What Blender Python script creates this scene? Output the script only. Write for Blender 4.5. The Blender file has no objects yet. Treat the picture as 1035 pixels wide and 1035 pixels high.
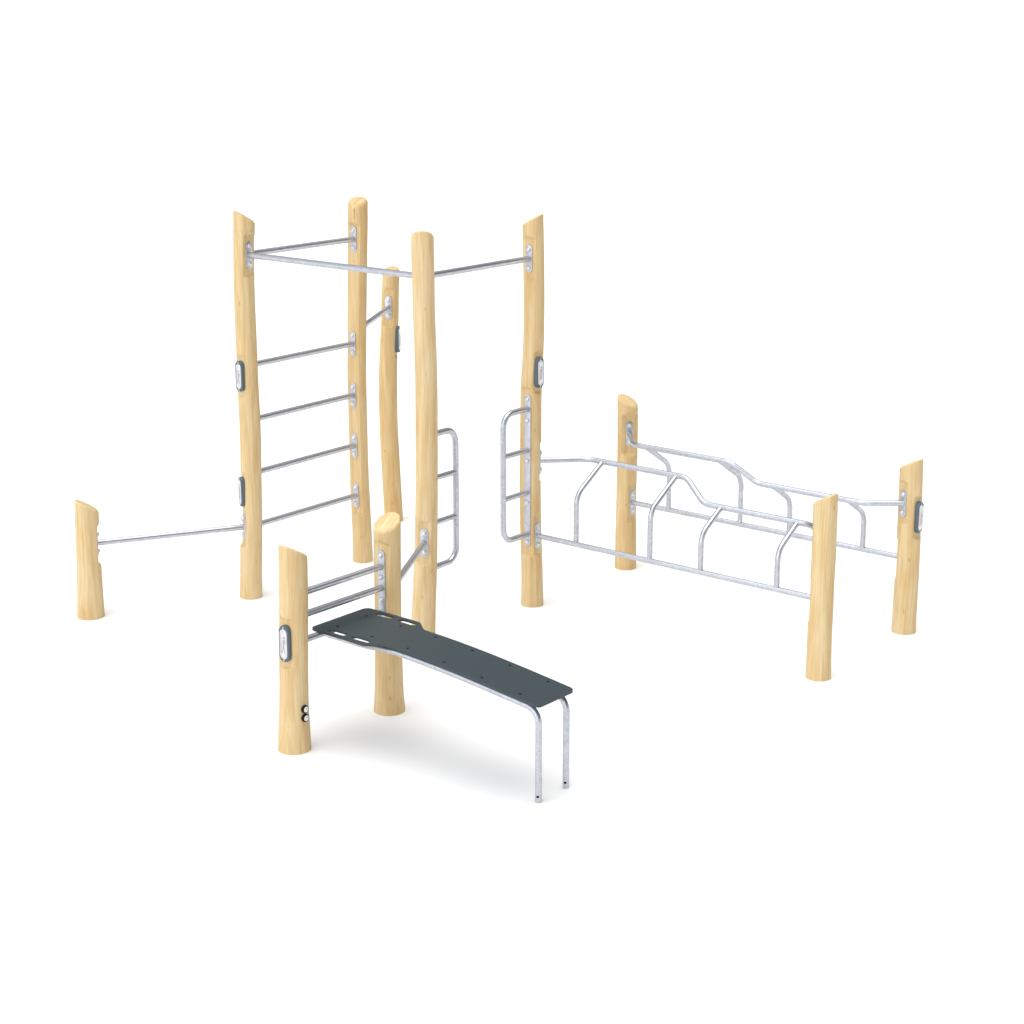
import bpy, bmesh, math, random
from mathutils import Vector, Matrix
random.seed(7)
PI = math.pi
R = math.radians
sc = bpy.context.scene
C = sc.collection

# ------------------------------------------------------------------ camera
cam = bpy.data.cameras.new('camera')
cam.sensor_width = 36
cam.lens = 64.28
cam.clip_end = 500
co = bpy.data.objects.new('camera', cam)
co.location = (0, 0, 3.690)
co.rotation_euler = (R(90 - 15.4785), 0, 0)
C.objects.link(co)
sc.camera = co

# ------------------------------------------------------------------ light: a white studio dome, brightest overhead and to the front left
KEY_AZ, KEY_EL = -133, 7
W_BASE, W_TOP, W_KEY = 0.05, 4.4, 2.55
w = bpy.data.worlds.new('World')
sc.world = w
w.use_nodes = True
nt = w.node_tree
nt.nodes.clear()
def wn(t, **k):
    n = nt.nodes.new(t)
    for a, b in k.items():
        setattr(n, a, b)
    return n
wl = nt.links.new
tc = wn('ShaderNodeTexCoord')
def lobe(vec, lo, hi, power):
    d = wn('ShaderNodeVectorMath', operation='DOT_PRODUCT')
    wl(tc.outputs['Generated'], d.inputs[0])
    d.inputs[1].default_value = vec
    m = wn('ShaderNodeMapRange', clamp=True)
    m.inputs['From Min'].default_value = lo
    m.inputs['From Max'].default_value = hi
    wl(d.outputs['Value'], m.inputs['Value'])
    p = wn('ShaderNodeMath', operation='POWER')
    wl(m.outputs['Result'], p.inputs[0])
    p.inputs[1].default_value = power
    return p.outputs[0]
def mad(sock, k, add):
    m = wn('ShaderNodeMath', operation='MULTIPLY_ADD')
    wl(sock, m.inputs[0])
    m.inputs[1].default_value = k
    if isinstance(add, float):
        m.inputs[2].default_value = add
    else:
        wl(add, m.inputs[2])
    return m.outputs[0]
kv = (math.cos(R(KEY_EL)) * math.cos(R(KEY_AZ)), math.cos(R(KEY_EL)) * math.sin(R(KEY_AZ)), math.sin(R(KEY_EL)))
bg = wn('ShaderNodeBackground')                  # overhead light and a little fill
bg.inputs['Color'].default_value = (1.0, 1.0, 1.0, 1)
wl(mad(lobe((0, 0, 1), 0.72, 1.0, 1.0), W_TOP, W_BASE), bg.inputs['Strength'])
bk = wn('ShaderNodeBackground')                  # the large soft light at the front left, slightly cool
bk.inputs['Color'].default_value = (0.95, 1.0, 1.08, 1)
wl(mad(lobe(kv, 0.3, 1.0, 1.5), W_KEY, 0.0), bk.inputs['Strength'])
ad = wn('ShaderNodeAddShader')
wl(bg.outputs[0], ad.inputs[0]); wl(bk.outputs[0], ad.inputs[1])
wo = wn('ShaderNodeOutputWorld')
wl(ad.outputs[0], wo.inputs['Surface'])

sc.view_settings.view_transform = 'Standard'
sc.view_settings.look = 'None'
sc.view_settings.exposure = 0.0
sc.view_settings.gamma = 1
sc.view_settings.use_curve_mapping = False
sc.cycles.max_bounces = 8
sc.cycles.diffuse_bounces = 5

# ------------------------------------------------------------------ materials
def newmat(name):
    m = bpy.data.materials.new(name)
    m.use_nodes = True
    t = m.node_tree
    return m, t, t.nodes['Principled BSDF'], t.links.new
def plain(name, col, rough=0.5, metal=0.0, spec=0.5):
    m, t, b, l = newmat(name)
    b.inputs['Base Color'].default_value = (*col, 1)
    b.inputs['Roughness'].default_value = rough
    b.inputs['Metallic'].default_value = metal
    b.inputs['Specular IOR Level'].default_value = spec
    n = t.nodes.new('ShaderNodeTexNoise')
    n.inputs['Scale'].default_value = 90
    tcn = t.nodes.new('ShaderNodeTexCoord')
    l(tcn.outputs['Object'], n.inputs['Vector'])
    mr = t.nodes.new('ShaderNodeMapRange')
    mr.inputs['To Min'].default_value = max(0.02, rough - 0.08)
    mr.inputs['To Max'].default_value = rough + 0.08
    l(n.outputs['Fac'], mr.inputs['Value'])
    l(mr.outputs[0], b.inputs['Roughness'])
    return m

WOOD_LIGHT = (0.735, 0.592, 0.345)
WOOD_DARK = (0.570, 0.350, 0.130)
WOOD_KNOT = (0.46, 0.19, 0.04)
TINT = {'C': (.98, .94, .88), 'D': (.96, .90, .80), 'G': (.98, .95, .90), 'F': (.99, .97, .94), 'J': (.99, .98, .95), 'E': (1.01, 1.01, 1.03)}
def wood(name, seed, cut=None):
    m, t, b, l = newmat(name)
    N = t.nodes.new
    tcn = N('ShaderNodeTexCoord')
    off = N('ShaderNodeVectorMath'); off.operation = 'ADD'
    if cut is None:
        l(tcn.outputs['Object'], off.inputs[0])
    else:                                    # sawn end: the figure is drawn out along the slope of the cut
        ro = N('ShaderNodeMapping')
        ro.inputs['Rotation'].default_value = (0, 0, -cut)
        l(tcn.outputs['Object'], ro.inputs['Vector'])
        sq = N('ShaderNodeMapping')
        sq.inputs['Scale'].default_value = (0.10, 0.8, 1.0)
        l(ro.outputs[0], sq.inputs['Vector'])
        l(sq.outputs[0], off.inputs[0])
    off.inputs[1].default_value = (seed * 3.17, seed * 1.73, seed * 5.31)
    def noise(scale, detail=3.0, rough=0.55, dist=0.0):
        mp = N('ShaderNodeMapping')
        mp.inputs['Scale'].default_value = scale
        l(off.outputs[0], mp.inputs['Vector'])
        n = N('ShaderNodeTexNoise')
        n.inputs['Scale'].default_value = 1.0
        n.inputs['Detail'].default_value = detail
        n.inputs['Roughness'].default_value = rough
        n.inputs['Distortion'].default_value = dist
        l(mp.outputs[0], n.inputs['Vector'])
        return n.outputs['Fac']
    def rng(s, a, c, lo=0.0, hi=1.0):
        r = N('ShaderNodeMapRange')
        r.inputs['From Min'].default_value = a
        r.inputs['From Max'].default_value = c
        r.inputs['To Min'].default_value = lo
        r.inputs['To Max'].default_value = hi
        l(s, r.inputs['Value'])
        return r.outputs[0]
    def math2(op, a, c):
        r = N('ShaderNodeMath'); r.operation = op
        for i, x in enumerate((a, c)):
            if isinstance(x, (int, float)):
                r.inputs[i].default_value = x
            else:
                l(x, r.inputs[i])
        return r.outputs[0]
    broad = rng(noise((26, 26, 1.9), 2, 0.5, 0.5), 0.38, 0.64)
    fibre = rng(noise((115, 115, 3.4), 3, 0.62, 0.35), 0.40, 0.64)
    fine = rng(noise((330, 330, 9.0), 2, 0.6), 0.34, 0.66)
    patch = rng(noise((9, 9, 4.5), 2, 0.5), 0.34, 0.68)
    g = math2('ADD', math2('MULTIPLY', broad, 0.36), math2('MULTIPLY', fibre, 0.34))
    g = math2('ADD', g, math2('MULTIPLY', fine, 0.12))
    g = math2('ADD', g, math2('MULTIPLY', patch, 0.16))
    mix = N('ShaderNodeMix'); mix.data_type = 'RGBA'
    tint = TINT.get(name[-1], (1, 1, 1))                                # each log has its own tone
    mix.inputs['A'].default_value = (*[x * y for x, y in zip(WOOD_LIGHT, tint)], 1)
    mix.inputs['B'].default_value = (*[x * y for x, y in zip(WOOD_DARK, tint)], 1)
    l(g, mix.inputs['Factor'])
    # small knots and resin flecks, longer along the grain
    mp = N('ShaderNodeMapping'); mp.inputs['Scale'].default_value = (19, 19, 7.0)
    l(off.outputs[0], mp.inputs['Vector'])
    vo = N('ShaderNodeTexVoronoi'); vo.inputs['Scale'].default_value = 1.0
    vo.inputs['Randomness'].default_value = 1.0
    l(mp.outputs[0], vo.inputs['Vector'])
    near = rng(vo.outputs['Distance'], 0.03, 0.13, 1.0, 0.0)
    sep = N('ShaderNodeSeparateColor'); l(vo.outputs['Color'], sep.inputs[0])
    pick = rng(sep.outputs[0], 0.46, 0.54)
    knot = math2('MULTIPLY', near, pick)
    knot = math2('MULTIPLY', knot, 0.72)
    mix2 = N('ShaderNodeMix'); mix2.data_type = 'RGBA'
    l(mix.outputs['Result'], mix2.inputs['A'])
    mix2.inputs['B'].default_value = (*WOOD_KNOT, 1)
    l(knot, mix2.inputs['Factor'])
    l(mix2.outputs['Result'], b.inputs['Base Color'])
    b.inputs['Roughness'].default_value = 0.62
    b.inputs['Specular IOR Level'].default_value = 0.3
    bp = N('ShaderNodeBump'); bp.inputs['Strength'].default_value = 0.25; bp.inputs['Distance'].default_value = 0.002
    l(math2('ADD', fibre, math2('MULTIPLY', fine, 0.5)), bp.inputs['Height'])
    l(bp.outputs[0], b.inputs['Normal'])
    return m

def galvanised(name, lo, hi, rough):
    m, t, b, l = newmat(name)
    N = t.nodes.new
    tcn = N('ShaderNodeTexCoord')
    n1 = N('ShaderNodeTexVoronoi'); n1.inputs['Scale'].default_value = 85
    n2 = N('ShaderNodeTexNoise'); n2.inputs['Scale'].default_value = 120; n2.inputs['Detail'].default_value = 4
    n3 = N('ShaderNodeTexNoise'); n3.inputs['Scale'].default_value = 26; n3.inputs['Detail'].default_value = 3
    for n in (n1, n2, n3):
        l(tcn.outputs['Object'], n.inputs['Vector'])
    sep = N('ShaderNodeSeparateColor'); l(n1.outputs['Color'], sep.inputs[0])
    a = N('ShaderNodeMath'); a.operation = 'MULTIPLY_ADD'; l(sep.outputs[0], a.inputs[0]); a.inputs[1].default_value = 0.45
    l(n2.outputs['Fac'], a.inputs[2])
    a2 = N('ShaderNodeMath'); a2.operation = 'ADD'; l(a.outputs[0], a2.inputs[0]); l(n3.outputs['Fac'], a2.inputs[1])
    r = N('ShaderNodeMapRange'); r.inputs['From Min'].default_value = 0.85; r.inputs['From Max'].default_value = 1.6
    l(a2.outputs[0], r.inputs['Value'])
    mx = N('ShaderNodeMix'); mx.data_type = 'RGBA'
    mx.inputs['A'].default_value = (*lo, 1); mx.inputs['B'].default_value = (*hi, 1)
    l(r.outputs[0], mx.inputs['Factor'])
    l(mx.outputs['Result'], b.inputs['Base Color'])
    b.inputs['Metallic'].default_value = 0.85
    r2 = N('ShaderNodeMapRange'); r2.inputs['To Min'].default_value = rough + 0.1; r2.inputs['To Max'].default_value = rough - 0.06
    l(r.outputs[0], r2.inputs['Value'])
    l(r2.outputs[0], b.inputs['Roughness'])
    return m

M_STEEL = galvanised('galvanised steel', (0.455, 0.47, 0.505), (0.58, 0.595, 0.635), 0.36)
M_BOLT = galvanised('stainless bolt', (0.60, 0.60, 0.61), (0.74, 0.74, 0.75), 0.45)
M_BOARD = plain('dark slate laminate', (0.044, 0.060, 0.067), 0.5, 0, 0.3)
M_RIM = plain('slate grey rubber frame', (0.090, 0.116, 0.138), 0.45, 0, 0.4)
M_BLACK = plain('black plastic', (0.006, 0.006, 0.006), 0.55, 0, 0.15)
M_FACE = galvanised('brushed badge plate', (0.60, 0.60, 0.61), (0.74, 0.74, 0.75), 0.34)
M_WHITE = plain('white print', (0.8, 0.8, 0.8), 0.5)
M_RED = plain('red print', (0.55, 0.03, 0.03), 0.5)
M_GREYP = plain('grey pictogram print', (0.36, 0.36, 0.38), 0.5)
M_CRACK = plain('split in the wood', (0.46, 0.17, 0.035), 0.8, 0, 0.1)
M_GROUND = plain('matt white studio floor', (0.865, 0.858, 0.848), 0.9, 0, 0.0)

# ------------------------------------------------------------------ helpers
def link(name, me, mats, parent=None, smooth=True):
    for m in (mats if isinstance(mats, (list, tuple)) else [mats]):
        me.materials.append(m)
    if smooth:
        for p in me.polygons:
            p.use_smooth = True
        me.set_sharp_from_angle(angle=R(38))
    o = bpy.data.objects.new(name, me)
    C.objects.link(o)
    if parent:
        o.parent = parent
    return o
def frombm(name, bm):
    me = bpy.data.meshes.new(name)
    bmesh.ops.recalc_face_normals(bm, faces=bm.faces)
    bm.to_mesh(me); bm.free()
    return me
def az(deg):
    return Vector((math.cos(R(deg)), math.sin(R(deg)), 0))
def fillet(pts, rad, n=8):
    pts = [Vector(p) for p in pts]
    out = [pts[0]]
    for i in range(1, len(pts) - 1):
        p = pts[i]; a = pts[i-1] - p; c = pts[i+1] - p
        r = rad[i-1] if isinstance(rad, (list, tuple)) else rad
        al = a.angle(c) / 2
        if r <= 0 or al > PI / 2 - 0.02:
            out.append(p); continue
        d = min(r / math.tan(al), a.length * 0.49, c.length * 0.49)
        r = d * math.tan(al)
        p0 = p + a.normalized() * d; p1 = p + c.normalized() * d
        ce = p + (a.normalized() + c.normalized()).normalized() * (r / math.sin(al))
        v0 = (p0 - ce).normalized(); v1 = (p1 - ce).normalized()
        for k in range(n + 1):
            out.append(ce + v0.slerp(v1, k / n) * r)
    out.append(pts[-1])
    return out
def tube(bm, pts, r, seg=20, mat=0):
    pts = [Vector(p) for p in pts]
    t0 = (pts[1] - pts[0]).normalized()
    up = Vector((0, 0, 1)) if abs(t0.z) < 0.9 else Vector((1, 0, 0))
    nrm = (up - t0 * up.dot(t0)).normalized()
    rings = []
    for i, p in enumerate(pts):
        if i == 0: t = t0
        elif i == len(pts) - 1: t = (pts[i] - pts[i-1]).normalized()
        else: t = ((pts[i+1] - p).normalized() + (p - pts[i-1]).normalized()).normalized()
        nrm = (nrm - t * nrm.dot(t)).normalized()
        b = t.cross(nrm)
        rings.append([bm.verts.new(p + (nrm * math.cos(2*PI*k/seg) + b * math.sin(2*PI*k/seg)) * r) for k in range(seg)])
    fs = []
    for a, c in zip(rings, rings[1:]):
        for k in range(seg):
            fs.append(bm.faces.new((a[k], a[(k+1) % seg], c[(k+1) % seg], c[k])))
    fs.append(bm.faces.new(rings[0][::-1])); fs.append(bm.faces.new(rings[-1]))
    for f in fs: f.material_index = mat
def tube_obj(name, pts, r, parent, mat=None):
    bm = bmesh.new()
    tube(bm, pts, r)
    return link(name, frombm(name, bm), mat or M_STEEL, parent)
def stadium(wd, h, n=10):
    r = wd / 2; s = h / 2 - r
    return [(r * math.cos(PI * k / n), s + r * math.sin(PI * k / n)) for k in range(n + 1)] + \
           [(-r * math.cos(PI * k / n), -s - r * math.sin(PI * k / n)) for k in range(n + 1)]
def prism(bm, poly, F, d0, d1, mat=0, bev=0.0):
    # poly in (side, up); F maps (side, up, out) -> world
    lv = [(1.0, d0)]
    if bev:
        lv += [(0, d1 - bev), (bev * 0.3, d1 - bev * 0.3), (bev, d1)]
    else:
        lv += [(0, d1)]
    def inset(q):
        return poly if q == 1.0 or q == 0 else [(x - math.copysign(min(q, abs(x)), x) * (abs(x) / (hx + 1e-9)), y - math.copysign(min(q, abs(y)), y) * (abs(y) / (hy + 1e-9))) for x, y in poly]
    hx = max(abs(x) for x, y in poly); hy = max(abs(y) for x, y in poly)
    rings = [[bm.verts.new(F(x, y, d)) for x, y in inset(q)] for q, d in lv]
    n = len(poly)
    fs = []
    for a, c in zip(rings, rings[1:]):
        for k in range(n):
            fs.append(bm.faces.new((a[k], a[(k+1) % n], c[(k+1) % n], c[k])))
    fs.append(bm.faces.new(rings[-1])); fs.append(bm.faces.new(rings[0][::-1]))
    for f in fs: f.material_index = mat
def dome(bm, F, sx, sy, d0, r, h, mat=0, seg=14, lip=0.25):
    prof = [(1.0, 0), (1.0, lip * h)] + [(math.cos(a), lip * h + (1 - lip) * h * math.sin(a)) for a in (0.35, 0.7, 1.05, 1.35)]
    rings = [[bm.verts.new(F(sx + r * q * math.cos(2*PI*k/seg), sy + r * q * math.sin(2*PI*k/seg), d0 + d)) for k in range(seg)] for q, d in prof]
    fs = []
    for a, c in zip(rings, rings[1:]):
        for k in range(seg):
            fs.append(bm.faces.new((a[k], a[(k+1) % seg], c[(k+1) % seg], c[k])))
    fs.append(bm.faces.new(rings[-1])); fs.append(bm.faces.new(rings[0][::-1]))
    for f in fs: f.material_index = mat
def frame_at(P, d):
    d = d.normalized()
    sd = Vector((0, 0, 1)).cross(d)
    return lambda x, y, o: P + sd * x + Vector((0, 0, 1)) * y + d * o

# ------------------------------------------------------------------ the ground: a white studio sweep
bm = bmesh.new()
cx, cy, nseg = 0.0, 11.0, 96
sec = [(4, 0.0), (12, 0.0), (24, 0.0), (41, 0.0)]
for k in range(1, 10):
    a = PI / 2 * k / 14
    sec.append((41 + 11 * math.sin(a), 11 - 11 * math.cos(a)))
hub = bm.verts.new((cx, cy, 0))
grid = []
for r_, z_ in sec:
    ring = []
    for k in range(nseg):
        th = 2 * PI * k / nseg
        back = min(1.0, max(0.0, (math.sin(th) + 0.62) / 0.30))      # the sweep is low on the camera's side
        back = back * back * (3 - 2 * back)
        ring.append(bm.verts.new((cx + r_ * math.cos(th), cy + r_ * math.sin(th), z_ * back)))
    grid.append(ring)
for k in range(nseg):
    bm.faces.new((hub, grid[0][k], grid[0][(k+1) % nseg]))
for a, c in zip(grid, grid[1:]):
    for k in range(nseg):
        bm.faces.new((a[k], a[(k+1) % nseg], c[(k+1) % nseg], c[k]))
me = frombm('ground', bm)
g = link('ground', me, M_GROUND)
g['kind'] = 'structure'

# ------------------------------------------------------------------ the one thing: the bolted-together gym frame
gym = bpy.data.objects.new('outdoor_gym', None)
SINK = 0.013
gym.location = (0, 0, SINK)
C.objects.link(gym)
gym['label'] = 'outdoor calisthenics frame of peeled timber posts joined by galvanised bars with dark sloping sit-up bench'
gym['category'] = 'exercise station'

DU, DV = 50.75, -39.25                   # azimuths of the frame's two axes
U, V = az(DU), az(DV)
Z = Vector((0, 0, 1))
# base point, height of the top at the axis, (z, sideways bend, radius) up the post
POST = {
'A': ((-2.6400,10.8800),0.710,[(-0.001,-0.0003,0.0853),(0.15,0.0036,0.0796),(0.338,0.0075,0.0751),(0.462,0.0092,0.0725),(0.586,0.0127,0.0729),(0.672,0.0151,0.0722)]),
'B': ((-1.6867,11.2766),2.437,[(-0.004,-0.0032,0.0721),(0.159,0.0023,0.0696),(0.36,0.0106,0.0701),(0.544,0.0198,0.0676),(0.847,0.0277,0.0664),(1.145,0.0326,0.0666),(1.33,0.0295,0.0663),(1.604,0.0295,0.0657),(1.844,0.0282,0.0653),(2.082,0.0309,0.0644),(2.306,0.0403,0.0658),(2.387,0.0441,0.0662)]),
'C': ((-1.0364,12.0755),2.453,[(-0.007,0.0079,0.0689),(0.076,0.0081,0.0672),(0.24,0.0046,0.0662),(0.485,-0.0026,0.0658),(0.646,-0.0045,0.0643),(0.966,-0.0059,0.0636),(1.281,-0.0057,0.0640),(1.457,-0.0015,0.0634),(1.714,0.005,0.0642),(2.032,0.0154,0.0644),(2.283,0.0235,0.0653),(2.42,0.0266,0.0651)]),
'D': ((-0.8712,13.0965),1.855,[(0.003,-0.0078,0.0683),(0.127,-0.0124,0.0681),(0.39,-0.0231,0.0685),(0.737,-0.0338,0.0673),(1.079,-0.0318,0.066),(1.339,-0.0195,0.0644),(1.479,-0.0108,0.0630),(1.687,-0.0043,0.0628),(1.825,0.0043,0.0605)]),
'E': ((-0.5115,10.3190),2.438,[(0.0,-0.020,0.0735),(0.194,-0.0137,0.0713),(0.436,-0.0019,0.0690),(0.631,0.0055,0.0668),(0.823,0.011,0.0650),(1.014,0.0146,0.0645),(1.266,0.0178,0.0646),(1.53,0.0195,0.0637),(1.772,0.0174,0.0629),(1.992,0.0115,0.0630),(2.21,0.0094,0.0645),(2.318,0.0076,0.0647),(2.415,0.0083,0.064)]),
'F': ((0.1330,11.1182),2.437,[(-0.005,-0.0038,0.0713),(0.115,-0.0041,0.0684),(0.325,-0.0087,0.0672),(0.533,-0.016,0.0672),(0.808,-0.0194,0.0665),(1.079,-0.0168,0.0668),(1.365,-0.0144,0.0658),(1.624,-0.0029,0.0645),(1.743,0.0014,0.0638),(1.979,0.0018,0.0642),(2.271,-0.0026,0.0649),(2.392,-0.0059,0.0645)]),
'G': ((0.7731,11.9163),1.150,[(0.001,0.0006,0.0719),(0.205,-0.0012,0.0701),(0.527,-0.0012,0.0672),(0.844,0.0004,0.0676),(1.002,-0.0014,0.0681),(1.111,-0.0033,0.0679)]),
'H': ((2.3940,10.5931),1.049,[(-0.008,0.0026,0.0722),(0.128,0.0024,0.072),(0.287,0.0024,0.0717),(0.445,0.0023,0.0705),(0.602,0.0,0.0704),(0.757,-0.0023,0.0702),(0.912,-0.006,0.0688),(1.004,-0.0084,0.0683)]),
'I': ((1.7463,9.7973),1.047,[(0.0,-0.0001,0.0715),(0.247,-0.0034,0.069),(0.395,-0.0023,0.0685),(0.542,-0.0034,0.0677),(0.688,-0.0017,0.0675),(0.905,-0.0032,0.0673),(0.998,-0.0054,0.0676)]),
'J': ((-0.6660,9.2889),1.053,[(0.003,0.0011,0.0851),(0.073,0.0002,0.0798),(0.304,0.0015,0.0736),(0.456,0.0013,0.0718),(0.757,0.0032,0.072),(1.009,0.0057,0.0722)]),
'K': ((-1.1219,8.7544),1.058,[(-0.007,0.0023,0.0855),(0.089,0.0033,0.0818),(0.207,0.0057,0.0761),(0.353,0.0097,0.0737),(0.498,0.0129,0.0734),(0.784,0.022,0.0728),(1.016,0.0261,0.0716)]),
}
TOPCUT = {  # azimuth the cut faces, slope
'A': (21,.56),'B': (12,.58),'C': (-97,.34),'D': (-99,.42),'E': (88,.52),'F': (165,.54),'G': (-39,.55),'H': (141,.52),'I': (141,.53),'J': (-122,.56),'K': (42,.52)}
PADF = 0.67                              # how deep the flats are planed, as a share of the radius
PADS = {k: [] for k in POST}             # (azimuth, z0, z1, depth share)
def pad(p, a, z0, z1, f=PADF):
    PADS[p].append((a, z0, z1, f))
def lerp_prof(p, z):
    L = POST[p][2]
    if z <= L[0][0]: return L[0][1], L[0][2]
    if z >= L[-1][0]:
        a, c = L[-2], L[-1]
        k = (z - c[0]) / (c[0] - a[0])
        return c[1] + (c[1] - a[1]) * k * 0.6, c[2]
    i = max(k for k in range(len(L)) if L[k][0] <= z)
    i = min(i, len(L) - 2)
    def P(j): return L[max(0, min(len(L) - 1, j))]
    a, c = L[i], L[i+1]; t = (z - a[0]) / (c[0] - a[0])
    out = []
    for q in (1, 2):
        p0, p1, p2, p3 = P(i-1), a, c, P(i+2)
        m1 = (p2[q] - p0[q]) / max(1e-6, p2[0] - p0[0]) * (c[0] - a[0])
        m2 = (p3[q] - p1[q]) / max(1e-6, p3[0] - p1[0]) * (c[0] - a[0])
        out.append((2*t**3 - 3*t**2 + 1) * p1[q] + (t**3 - 2*t**2 + t) * m1 + (-2*t**3 + 3*t**2) * p2[q] + (t**3 - t**2) * m2)
    return out
def axis(p, z):
    (x, y), zt, L = POST[p]
    return Vector((x + lerp_prof(p, z)[0], y, z))
def radius(p, z):
    return lerp_prof(p, z)[1]
PLUMB = (('F', DU + 180), ('E', DU))     # long strips that stand plumb on a bending post
def on_pad(p, a, z, f=PADF):
    if (p, a) in PLUMB and z < 1.4:
        return Vector((*POST[p][0], z)) + az(a) * 0.043 + Vector((-0.006 if p == 'F' else 0.006, 0, 0))
    return axis(p, z) + az(a) * radius(p, z) * f

# --- where every flat, plate and badge sits
RUNGS = [1.505, 1.155, 0.808, 0.459]
ZT, ZAB, ZCD, ZEJ, ZLOW = 2.2, 0.46, 1.586, 0.647, 0.452
ZK = [0.816, 0.697, 0.560]
A_AB, A_CD, A_EJ = 21.0, 80.8, -98.5
ZHI, ZLO = 0.928, 0.806
for z in [ZT] + RUNGS:
    pad('B', DU, z - .115, z + .115)
pad('C', DU + 180, 0.33, 2.290, 0.55)
pad('B', DV, ZT - .125, ZT + .125, 0.68); pad('E', DV + 180, ZT - .12, ZT + .12)
pad('E', DU, ZT - .12, ZT + .12); pad('F', DU + 180, ZT - .12, ZT + .12, 0.64)
pad('B', A_AB + 180, ZAB - .115, ZAB + .12); pad('A', A_AB, ZAB - .125, ZAB + .115, 0.72)
pad('C', A_CD, ZCD - .12, ZCD + .12); pad('D', A_CD + 180, ZCD - .13, ZCD + .13, 0.78)
pad('E', A_EJ, ZEJ - .125, ZEJ + .125, 0.78); pad('J', A_EJ + 180, ZEJ - .12, ZEJ + .12)
pad('E', DU, 0.33, 1.395, .64); pad('F', DU + 180, 0.33, 1.395, 0.64)
pad('F', DV, ZLOW - .12, ZLOW + .125, 0.76); pad('I', DV + 180, ZLOW - .12, ZLOW + .12)
pad('G', DV, ZLOW - .125, ZLOW + .125, 0.70); pad('H', DV + 180, ZLOW - .12, ZLOW + .12)
A_F, A_I, A_G, A_H = 4, 96, -76, 212
pad('F', A_F, ZHI - .12, ZHI + .12, .86); pad('I', A_I, ZLO - .12, ZLO + .12)
pad('G', A_G, ZHI - .13, ZHI + .12, 0.54); pad('H', A_H, ZLO - .12, ZLO + .13, 0.78)
pad('K', DU, 0.42, 0.94, .70); pad('J', DU + 180, 0.42, 0.94, 0.57)
BADGES = [('B', -129, 1.448, 'upper'), ('B', -152, 0.697, 'lower'), ('F', -45, 1.502, ''), ('K', -121, 0.582, ''), ('H', -43, 0.722, ''), ('D', -13, 1.352, '')]
BADGE_F = {'F': .76, 'H': .74, 'D': .86}
for p, a, z, q in BADGES:
    pad(p, a, z - .125, z + .125, BADGE_F.get(p, 0.80))

def make_post(p, idx):
    (bx, by), zt, L = POST[p]
    ca, sl = TOPCUT[p]
    dcut = az(ca)
    seg = 104
    nz = int(zt / 0.0085)
    bm = bmesh.new()
    rr = {'C': .025, 'D': .024, 'E': .018}.get(p, .013)                                           # rounded arris of the cut
    rnd = random.Random(idx * 11 + 5)
    ph = [rnd.uniform(0, 6.28) for _ in range(6)]
    flats = []
    for a, z0, z1, f in PADS[p]:
        zm_ = (z0 + z1) / 2
        if (p, a) in PLUMB:
            lim = (on_pad(p, a, zm_, f) - Vector((bx, by, zm_))).dot(az(a))
        else:
            lim = radius(p, zm_) * f
        flats.append((z0, z1, lim, az(a), (p, a) in PLUMB))
    def shape(th, z):
        ox, r = lerp_prof(p, z)
        r *= 1 + 0.005 * math.sin(2 * th + ph[0] + z * 1.1) + 0.003 * math.sin(3 * th + ph[1] - z * 2.3) + 0.002 * math.sin(z * 9 + ph[2]) * math.cos(th + ph[3])
        vx, vy = r * math.cos(th), r * math.sin(th)
        for z0, z1, lim, d, plumb in flats:
            lim = lim - ox * d.x if plumb else lim
            if z < z0: lim += (z0 - z) * 1.5
            elif z > z1: lim += (z - z1) * 1.3
            q = vx * d.x + vy * d.y
            if q > lim:
                vx -= d.x * (q - lim); vy -= d.y * (q - lim)
        return ox + vx, vy
    def ztop(x, y, ox):
        return zt - sl * ((x - ox) * dcut.x + y * dcut.y)
    rings = []
    for i in range(nz + 1):
        ring = []
        for k in range(seg):
            th = 2 * PI * k / seg
            x, y = shape(th, zt)
            ztc = ztop(x, y, lerp_prof(p, zt)[0]) - rr
            z = -SINK + (ztc + SINK) * i / nz
            x, y = shape(th, z)
            ring.append(bm.verts.new((x, y, z)))
        rings.append(ring)
    ox = lerp_prof(p, zt)[0]
    top = [v.co.copy() for v in rings[-1]]
    for a in (0.3, 0.65, 1.0, 1.3, 1.5708):
        q = rr * (1 - math.cos(a)); dz = rr * math.sin(a)
        ring = []
        for v in top:
            rad = Vector((v.x - ox, v.y, 0)); n = rad.normalized()
            x, y = v.x - n.x * q, v.y - n.y * q
            z = v.z + dz * 1.0 + sl * (n.x * dcut.x + n.y * dcut.y) * q
            ring.append(bm.verts.new((x, y, z)))
        rings.append(ring)
    edge = [v.co.copy() for v in rings[-1]]
    cen = Vector((ox, 0, zt))
    for s_ in (0.8, 0.6, 0.4, 0.2):
        rings.append([bm.verts.new(cen.lerp(v, s_) + Vector((0, 0, 0.003 * (1 - s_ * s_)))) for v in edge])
    for i, (a, c) in enumerate(zip(rings, rings[1:])):
        for k in range(seg):
            bm.faces.new((a[k], a[(k+1) % seg], c[(k+1) % seg], c[k])).material_index = 1 if i >= nz + 4 else 0
    vc = bm.verts.new(cen + Vector((0, 0, 0.003)))
    for k in range(seg):
        bm.faces.new((rings[-1][k], rings[-1][(k+1) % seg], vc)).material_index = 1
    bm.faces.new(rings[0][::-1])
    me = frombm('post', bm)
    o = link('post', me, [wood('peeled timber ' + p, idx + 1.3), wood('sawn end ' + p, idx + 1.3, R(ca))], gym)
    o.location = (bx, by, 0)
    return o
POSTOBJ = {p: make_post(p, i) for i, p in enumerate(sorted(POST))}
POSTOBJ['A']['label'] = 'shortest post, standing alone at the left with its top cut on a slant'
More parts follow.
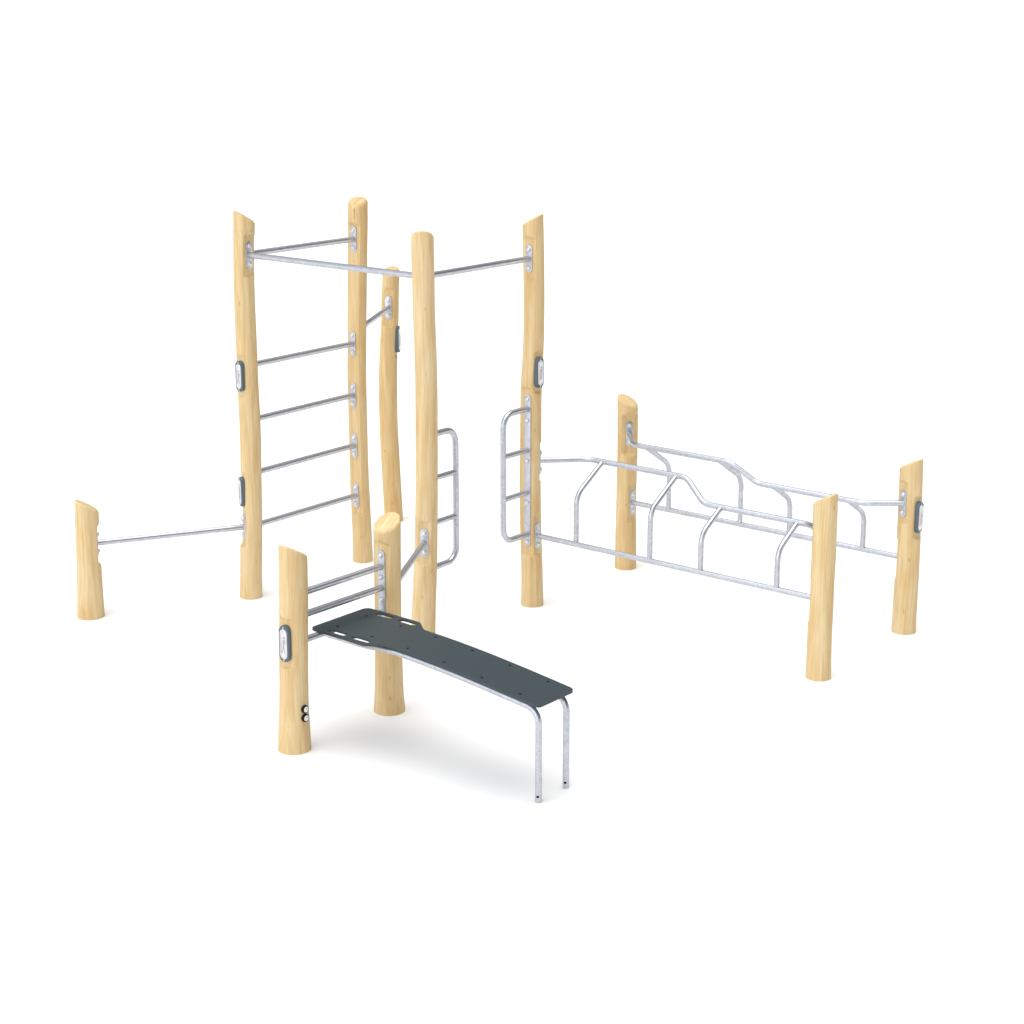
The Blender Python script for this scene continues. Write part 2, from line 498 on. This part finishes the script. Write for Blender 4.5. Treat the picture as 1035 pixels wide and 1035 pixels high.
POSTOBJ['B']['label'] = 'tall post at the left with two oval badges'
POSTOBJ['C']['label'] = 'tall post with a split running down from its rounded top'
POSTOBJ['D']['label'] = 'curved middle-height post standing farthest back'
POSTOBJ['K']['label'] = 'short post with an oval badge and two small black knobs'
POSTOBJ['H']['label'] = 'short post at the right end with an oval badge'

# --- mounting plates: stadium of galvanised steel with domed bolts
def plate(parent, p, a, z, f=PADF, h=0.17, bolts=(-0.055, 0.055), wd=0.05):
    P = on_pad(p, a, z, f)
    F = frame_at(P, az(a))
    bm = bmesh.new()
    prism(bm, stadium(wd, h), F, -0.004, 0.007, 0, 0.0015)
    for y in bolts:
        dome(bm, F, 0, y, 0.007, 0.0145, 0.0125, 1)
    return link('mounting_plate', frombm('mounting_plate', bm), [M_STEEL, M_BOLT], parent)
def bar(name, p, ap, q, aq, z, fp, fq, r=0.0182, plates=True):
    P, Q = on_pad(p, ap, z, fp), on_pad(q, aq, z, fq)
    o = tube_obj(name, [P, Q], r, gym)
    if plates:
        plate(o, p, ap, z, fp); plate(o, q, aq, z, fq)
    return o
# --- high bars, wall-bar rungs, low bar, link bars
o = bar('pull_up_bar', 'B', DU, 'C', DU + 180, ZT, .67, .55)
o['label'] = 'topmost rung of the wall bars at pull-up height'
o = bar('pull_up_bar', 'B', DV, 'E', DV + 180, ZT, .68, .67)
o['label'] = 'longest pull-up bar'
bar('pull_up_bar', 'E', DU, 'F', DU + 180, ZT, .67, .64)
for z in RUNGS:
    bar('rung', 'B', DU, 'C', DU + 180, z, .67, .55)
bar('low_bar', 'A', A_AB, 'B', A_AB + 180, ZAB, .72, .67)
bar('link_bar', 'C', A_CD, 'D', A_CD + 180, ZCD, .67, .78)
bar('link_bar', 'E', A_EJ, 'J', A_EJ + 180, ZEJ, .78, .67)

# --- bench end: three bars between the two short posts on one long strip each
kj = []
for z in ZK:
    kj.append(bar('foothold_bar' if z != ZK[2] else 'support_bar', 'K', DU, 'J', DU + 180, z, .70, .57, 0.0175, False))
for p, a in (('K', DU), ('J', DU + 180)):
    Pm = (0.475 + 0.905) / 2
    o = plate(gym, p, a, Pm, 0.70 if p == 'K' else .57, 0.43, [b - Pm for b in (0.878, 0.757, 0.630, 0.503)], 0.05)
    o.name = 'mounting_strip'

# --- side grips: bent tube with two rungs on a long bolted strip
def side_grip(p, a, outer):
    D = az(a)
    zt_, zb = 1.272, 0.464
    x = Vector((POST[p][0][0], POST[p][0][1], 0))
    P0, P1 = on_pad(p, a, zt_, .62), on_pad(p, a, zb, .62)
    t = x + D * outer
    pts = fillet([P0, t + Z * zt_, t + Z * zb, P1], 0.085, 10)
    g_ = tube_obj('side_grip', pts, 0.0182, gym)
    for z in (1.008, 0.737):
        tube_obj('grip_rung', [on_pad(p, a, z, .62), t + Z * z], 0.0162, g_)
    zm = (0.385 + 1.36) / 2
    o = plate(g_, p, a, zm, .64, 0.975, [b - zm for b in (1.33, 1.20, 0.94, 0.67, 0.415)], 0.05)
    o.name = 'mounting_strip'
    # keep the strip upright against the bending post
    return g_
side_grip('F', DU + 180, 0.295)
side_grip('E', DU, 0.280)

# --- parallel bars
F0, G0, I0, H0 = (Vector((*POST[k][0], 0)) for k in 'FGIH')
OHI, OLO = 0.264, 0.203
HOOPS = [(0.343, OHI, ZHI), (0.900, OHI, ZHI), (1.265, OLO, ZLO), (1.787, OLO, ZLO)]
def parallel(p, q, base, inward, ap, aq, fl0, fl1, fu0, fu1):
    lo = bar('lower_rail', p, DV, q, DV + 180, ZLOW, fl0, fl1, 0.0162)
    S = on_pad(p, ap, ZHI + .004, fu0)
    E_ = on_pad(q, aq, ZLO, fu1)
    pt = lambda v, u_, z: base + V * v + inward * u_ + Z * z
    pts = fillet([S, pt(0.235, OHI, ZHI), pt(0.975, OHI, ZHI), pt(1.145, OLO, ZLO), pt(1.885, OLO, ZLO), E_],
                 [0.13, 0.11, 0.11, 0.13], 9)
    hr = tube_obj('hand_rail', pts, 0.0176, gym)
    plate(hr, p, ap, ZHI, fu0); plate(hr, q, aq, ZLO, fu1)
    for v_, u_, z_ in HOOPS:
        zk = z_ - 0.165 if u_ == OHI else z_ - 0.125
        tube_obj('bent_strut', fillet([pt(v_, 0, ZLOW), pt(v_, 0, zk), pt(v_, u_, z_ - 0.003)], 0.115, 9), 0.0165, hr)
parallel('F', 'I', F0, U, A_F, A_I, .76, .67, .86, .67)
parallel('G', 'H', G0, -U, A_G, A_H, .70, .67, .54, .78)

# --- the sloping bench board
K0 = Vector((*POST['K'][0], 0))
UC = 0.392
PR = [(-0.1, .5885), (.054, .589), (.20, .5885), (.298, .5875), (.541, .5795), (.785, .5635), (1.026, .5405), (1.266, .513), (1.40, .4965), (1.5, .484)]
def zb(v):
    for (a, za), (c, zc) in zip(PR, PR[1:]):
        if v <= c or c == 1.5:
            i = PR.index((a, za))
            p0 = PR[max(0, i-1)]; p3 = PR[min(len(PR)-1, i+2)]
            t = (v - a) / (c - a); h = c - a
            m1 = (zc - p0[1]) / max(1e-6, c - p0[0]) * h
            m2 = (p3[1] - za) / max(1e-6, p3[0] - a) * h
            return (2*t**3 - 3*t**2 + 1) * za + (t**3 - 2*t**2 + t) * m1 + (-2*t**3 + 3*t**2) * zc + (t**3 - t**2) * m2
def bp_(u_, v, dz=0.0):
    return K0 + U * (UC + u_) + V * v + Z * (zb(v) + dz)
TH = 0.013
HW, NW, V0, V1 = 0.214, 0.145, -0.045, 1.405
half = fillet([(0, V0, 0), (HW, V0, 0), (HW, 0.338, 0), (NW, 0.425, 0), (NW, V1, 0), (0, V1, 0)], [0.035, 0.035, 0.05, 0.03], 7)
outline = [(p.x, p.y) for p in half] + [(-p.x, p.y) for p in half[1:-1]][::-1]
def slot(uc, vc):
    return [(uc + x, vc + y) for x, y in stadium(0.044, 0.122, 9)]
holes = [slot(s_ * 0.174, vc) for s_ in (-1, 1) for vc in (0.123, 0.285)]
bm = bmesh.new()
def loop(poly):
    vs = [bm.verts.new((x, y, 0)) for x, y in poly]
    return [bm.edges.new((vs[i], vs[(i+1) % len(vs)])) for i in range(len(vs))]
eds = loop(outline)
for h in holes:
    eds += loop(h)
bmesh.ops.triangle_fill(bm, edges=eds, use_beauty=True, normal=(0, 0, 1))
for k in range(1, 37):
    yv = V0 + 0.04 * k
    bmesh.ops.bisect_plane(bm, geom=bm.verts[:] + bm.edges[:] + bm.faces[:], plane_co=(0, yv, 0), plane_no=(0, 1, 0), dist=1e-5)
ret = bmesh.ops.extrude_face_region(bm, geom=bm.faces[:])
low = [e for e in ret['geom'] if isinstance(e, bmesh.types.BMVert)]
for v in low:
    v.co.z -= TH
for v in bm.verts:
    q = bp_(v.co.x, v.co.y, v.co.z)
    v.co = q
me = frombm('bench_board', bm)
board = link('bench_board', me, M_BOARD, gym)
bv = board.modifiers.new('edge', 'BEVEL')
bv.width = 0.003; bv.segments = 2; bv.limit_method = 'ANGLE'; bv.angle_limit = R(45)
# screws
bm = bmesh.new()
dome(bm, lambda x, y, o: Vector((x, y, o)), 0, 0, 0, 0.0085, 0.0018, 0, 14)
sme = frombm('screw', bm)
first = None
for v_ in (0.054, 0.298, 0.541, 0.785, 1.026, 1.266):
    for s_ in (-1, 1):
        if first is None:
            first = so = link('screw', sme, M_BLACK, board)
        else:
            so = first.copy(); C.objects.link(so); so.parent = board
        so.location = bp_(s_ * 0.1075, v_, -0.0004)
# the two bent tubes that carry the board and stand on the ground
for s_ in (-1, 1):
    us = s_ * 0.1075
    td = -TH - 0.0300
    def drop(v):
        k = min(1, max(0, (v - 0.20) / 0.28))
        return -0.061 + (td + 0.061) * k * k * (3 - 2 * k)
    pts = [bp_(us, v_, drop(v_)) for v_ in [-0.024 + 0.034 * k for k in range(36)]]
    vl = 1.381
    arc = fillet([bp_(us, 1.20, td), bp_(us, vl, td + 0.004), Vector((*bp_(us, vl)[:2], -SINK))], 0.082, 12)
    ru = tube_obj('bench_leg', pts + arc[1:], 0.0165, gym)
    bm = bmesh.new()
    ft = Vector((*bp_(us, vl)[:2], 0.020))
    dd = az(-105)
    dome(bm, frame_at(ft + dd * 0.0155, dd), 0, 0, 0, 0.0068, 0.004, 0, 12)
    link('plug', frombm('plug', bm), M_BLACK, ru)

# --- oval badges and knobs
def badge(p, a, z):
    P = on_pad(p, a, z, BADGE_F.get(p, 0.80))
    F = frame_at(P, az(a))
    bm = bmesh.new()
    prism(bm, stadium(0.064, 0.194, 12), F, -0.003, 0.024, 0, 0.006)
    prism(bm, stadium(0.044, 0.158, 12), F, 0.02, 0.0262, 1, 0.0015)
    for y in (0.0855, -0.0855):                       # white ticks at both ends of the frame
        prism(bm, [(-.0018, y - .006), (.0018, y - .006), (.0018, y + .006), (-.0018, y + .006)], F, 0.022, 0.0252, 2)
    # faint grey pictogram of a figure on the plate
    e = 0.0268
    dome(bm, F, 0.004, 0.034, e - 0.0006, 0.0062, 0.0006, 3, 10)
    for poly in ([(-.003, -.012), (.005, -.012), (.008, .024), (-.001, .026)],
                 [(-.003, -.013), (-.010, -.045), (-.006, -.047), (.002, -.013)],
                 [(.002, -.013), (.007, -.047), (.0105, -.046), (.005, -.013)],
                 [(.008, .022), (.014, .002), (.0115, .0), (.005, .016)]):
        prism(bm, poly, F, e - 0.0008, e, 3)
    prism(bm, [(-.0155, -.05), (-.0145, -.05), (-.0145, .05), (-.0155, .05)], F, e - .0008, e, 4)
    return link('oval_badge', frombm('oval_badge', bm), [M_RIM, M_FACE, M_WHITE, M_GREYP, M_RED], POSTOBJ[p])
for p, a, z, q in BADGES:
    o = badge(p, a, z)
    o.location = -Vector(POSTOBJ[p].location)
for z in (0.225, 0.178):
    a = DV
    P = axis('K', z) + az(a) * (radius('K', z) - 0.004)
    F = frame_at(P, az(a))
    bm = bmesh.new()
    circ = lambda r, n=20, cx=0, cy=0: [(cx + r * math.cos(2*PI*k/n), cy + r * math.sin(2*PI*k/n)) for k in range(n)]
    prism(bm, circ(0.0215), F, 0, 0.017, 0, 0.004)
    prism(bm, circ(0.0152), F, 0.012, 0.0185, 1, 0.001)
    dome(bm, F, 0.002, 0.005, 0.0183, 0.0042, 0.0008, 2, 10)
    o = link('knob', frombm('knob', bm), [M_BLACK, M_WHITE, M_RED], POSTOBJ['K'])
    o.location = -Vector(POSTOBJ['K'].location)
# the split running down from the cut top of the tall back post
from mathutils.bvhtree import BVHTree
def crack():
    po = POSTOBJ['C']
    tree = BVHTree.FromPolygons([v.co for v in po.data.vertices], [tuple(f.vertices) for f in po.data.polygons])
    ox, r = lerp_prof('C', 2.42)
    side = [(2.330, -108), (2.345, -107), (2.358, -108.5), (2.372, -107), (2.386, -107.5), (2.400, -106.5)]
    pts = []
    for z, th in side:
        d = az(th)
        h = tree.ray_cast(Vector((ox, 0, z)) + d * 0.3, -d)
        pts.append((h[0], h[1]))
    for fx, fy in [(-.27, -.86), (-.22, -.72), (-.16, -.52), (-.04, -.30), (.06, -.10), (.20, .14), (.34, .32), (.50, .50)]:
        h = tree.ray_cast(Vector((ox + fx * r, fy * r, 3)), Vector((0, 0, -1)))
        pts.append((h[0], h[1]))
    wds = [0.0006, 0.0014, 0.002, 0.0024, 0.0028, 0.0032, 0.0032, 0.0028, 0.002, 0.0026, 0.0028, 0.0016, 0.002, 0.0008]
    bm = bmesh.new()
    prev = None
    for i, ((q, n), wd) in enumerate(zip(pts, wds)):
        t = (pts[min(i + 1, len(pts) - 1)][0] - pts[max(i - 1, 0)][0]).normalized()
        if n.dot(Vector((0, -1, 0.4))) < 0: n = -n
        sd = t.cross(n).normalized()
        ring = [bm.verts.new(q + sd * wd * x + n * y) for x, y in ((-1, -0.003), (-1, 0.0006), (1, 0.0006), (1, -0.003))]
        if prev:
            for k in range(4):
                bm.faces.new((prev[k], prev[(k+1) % 4], ring[(k+1) % 4], ring[k]))
        else:
            bm.faces.new(ring)
        prev = ring
    bm.faces.new(prev[::-1])
    link('split', frombm('split', bm), M_CRACK, po)
crack()
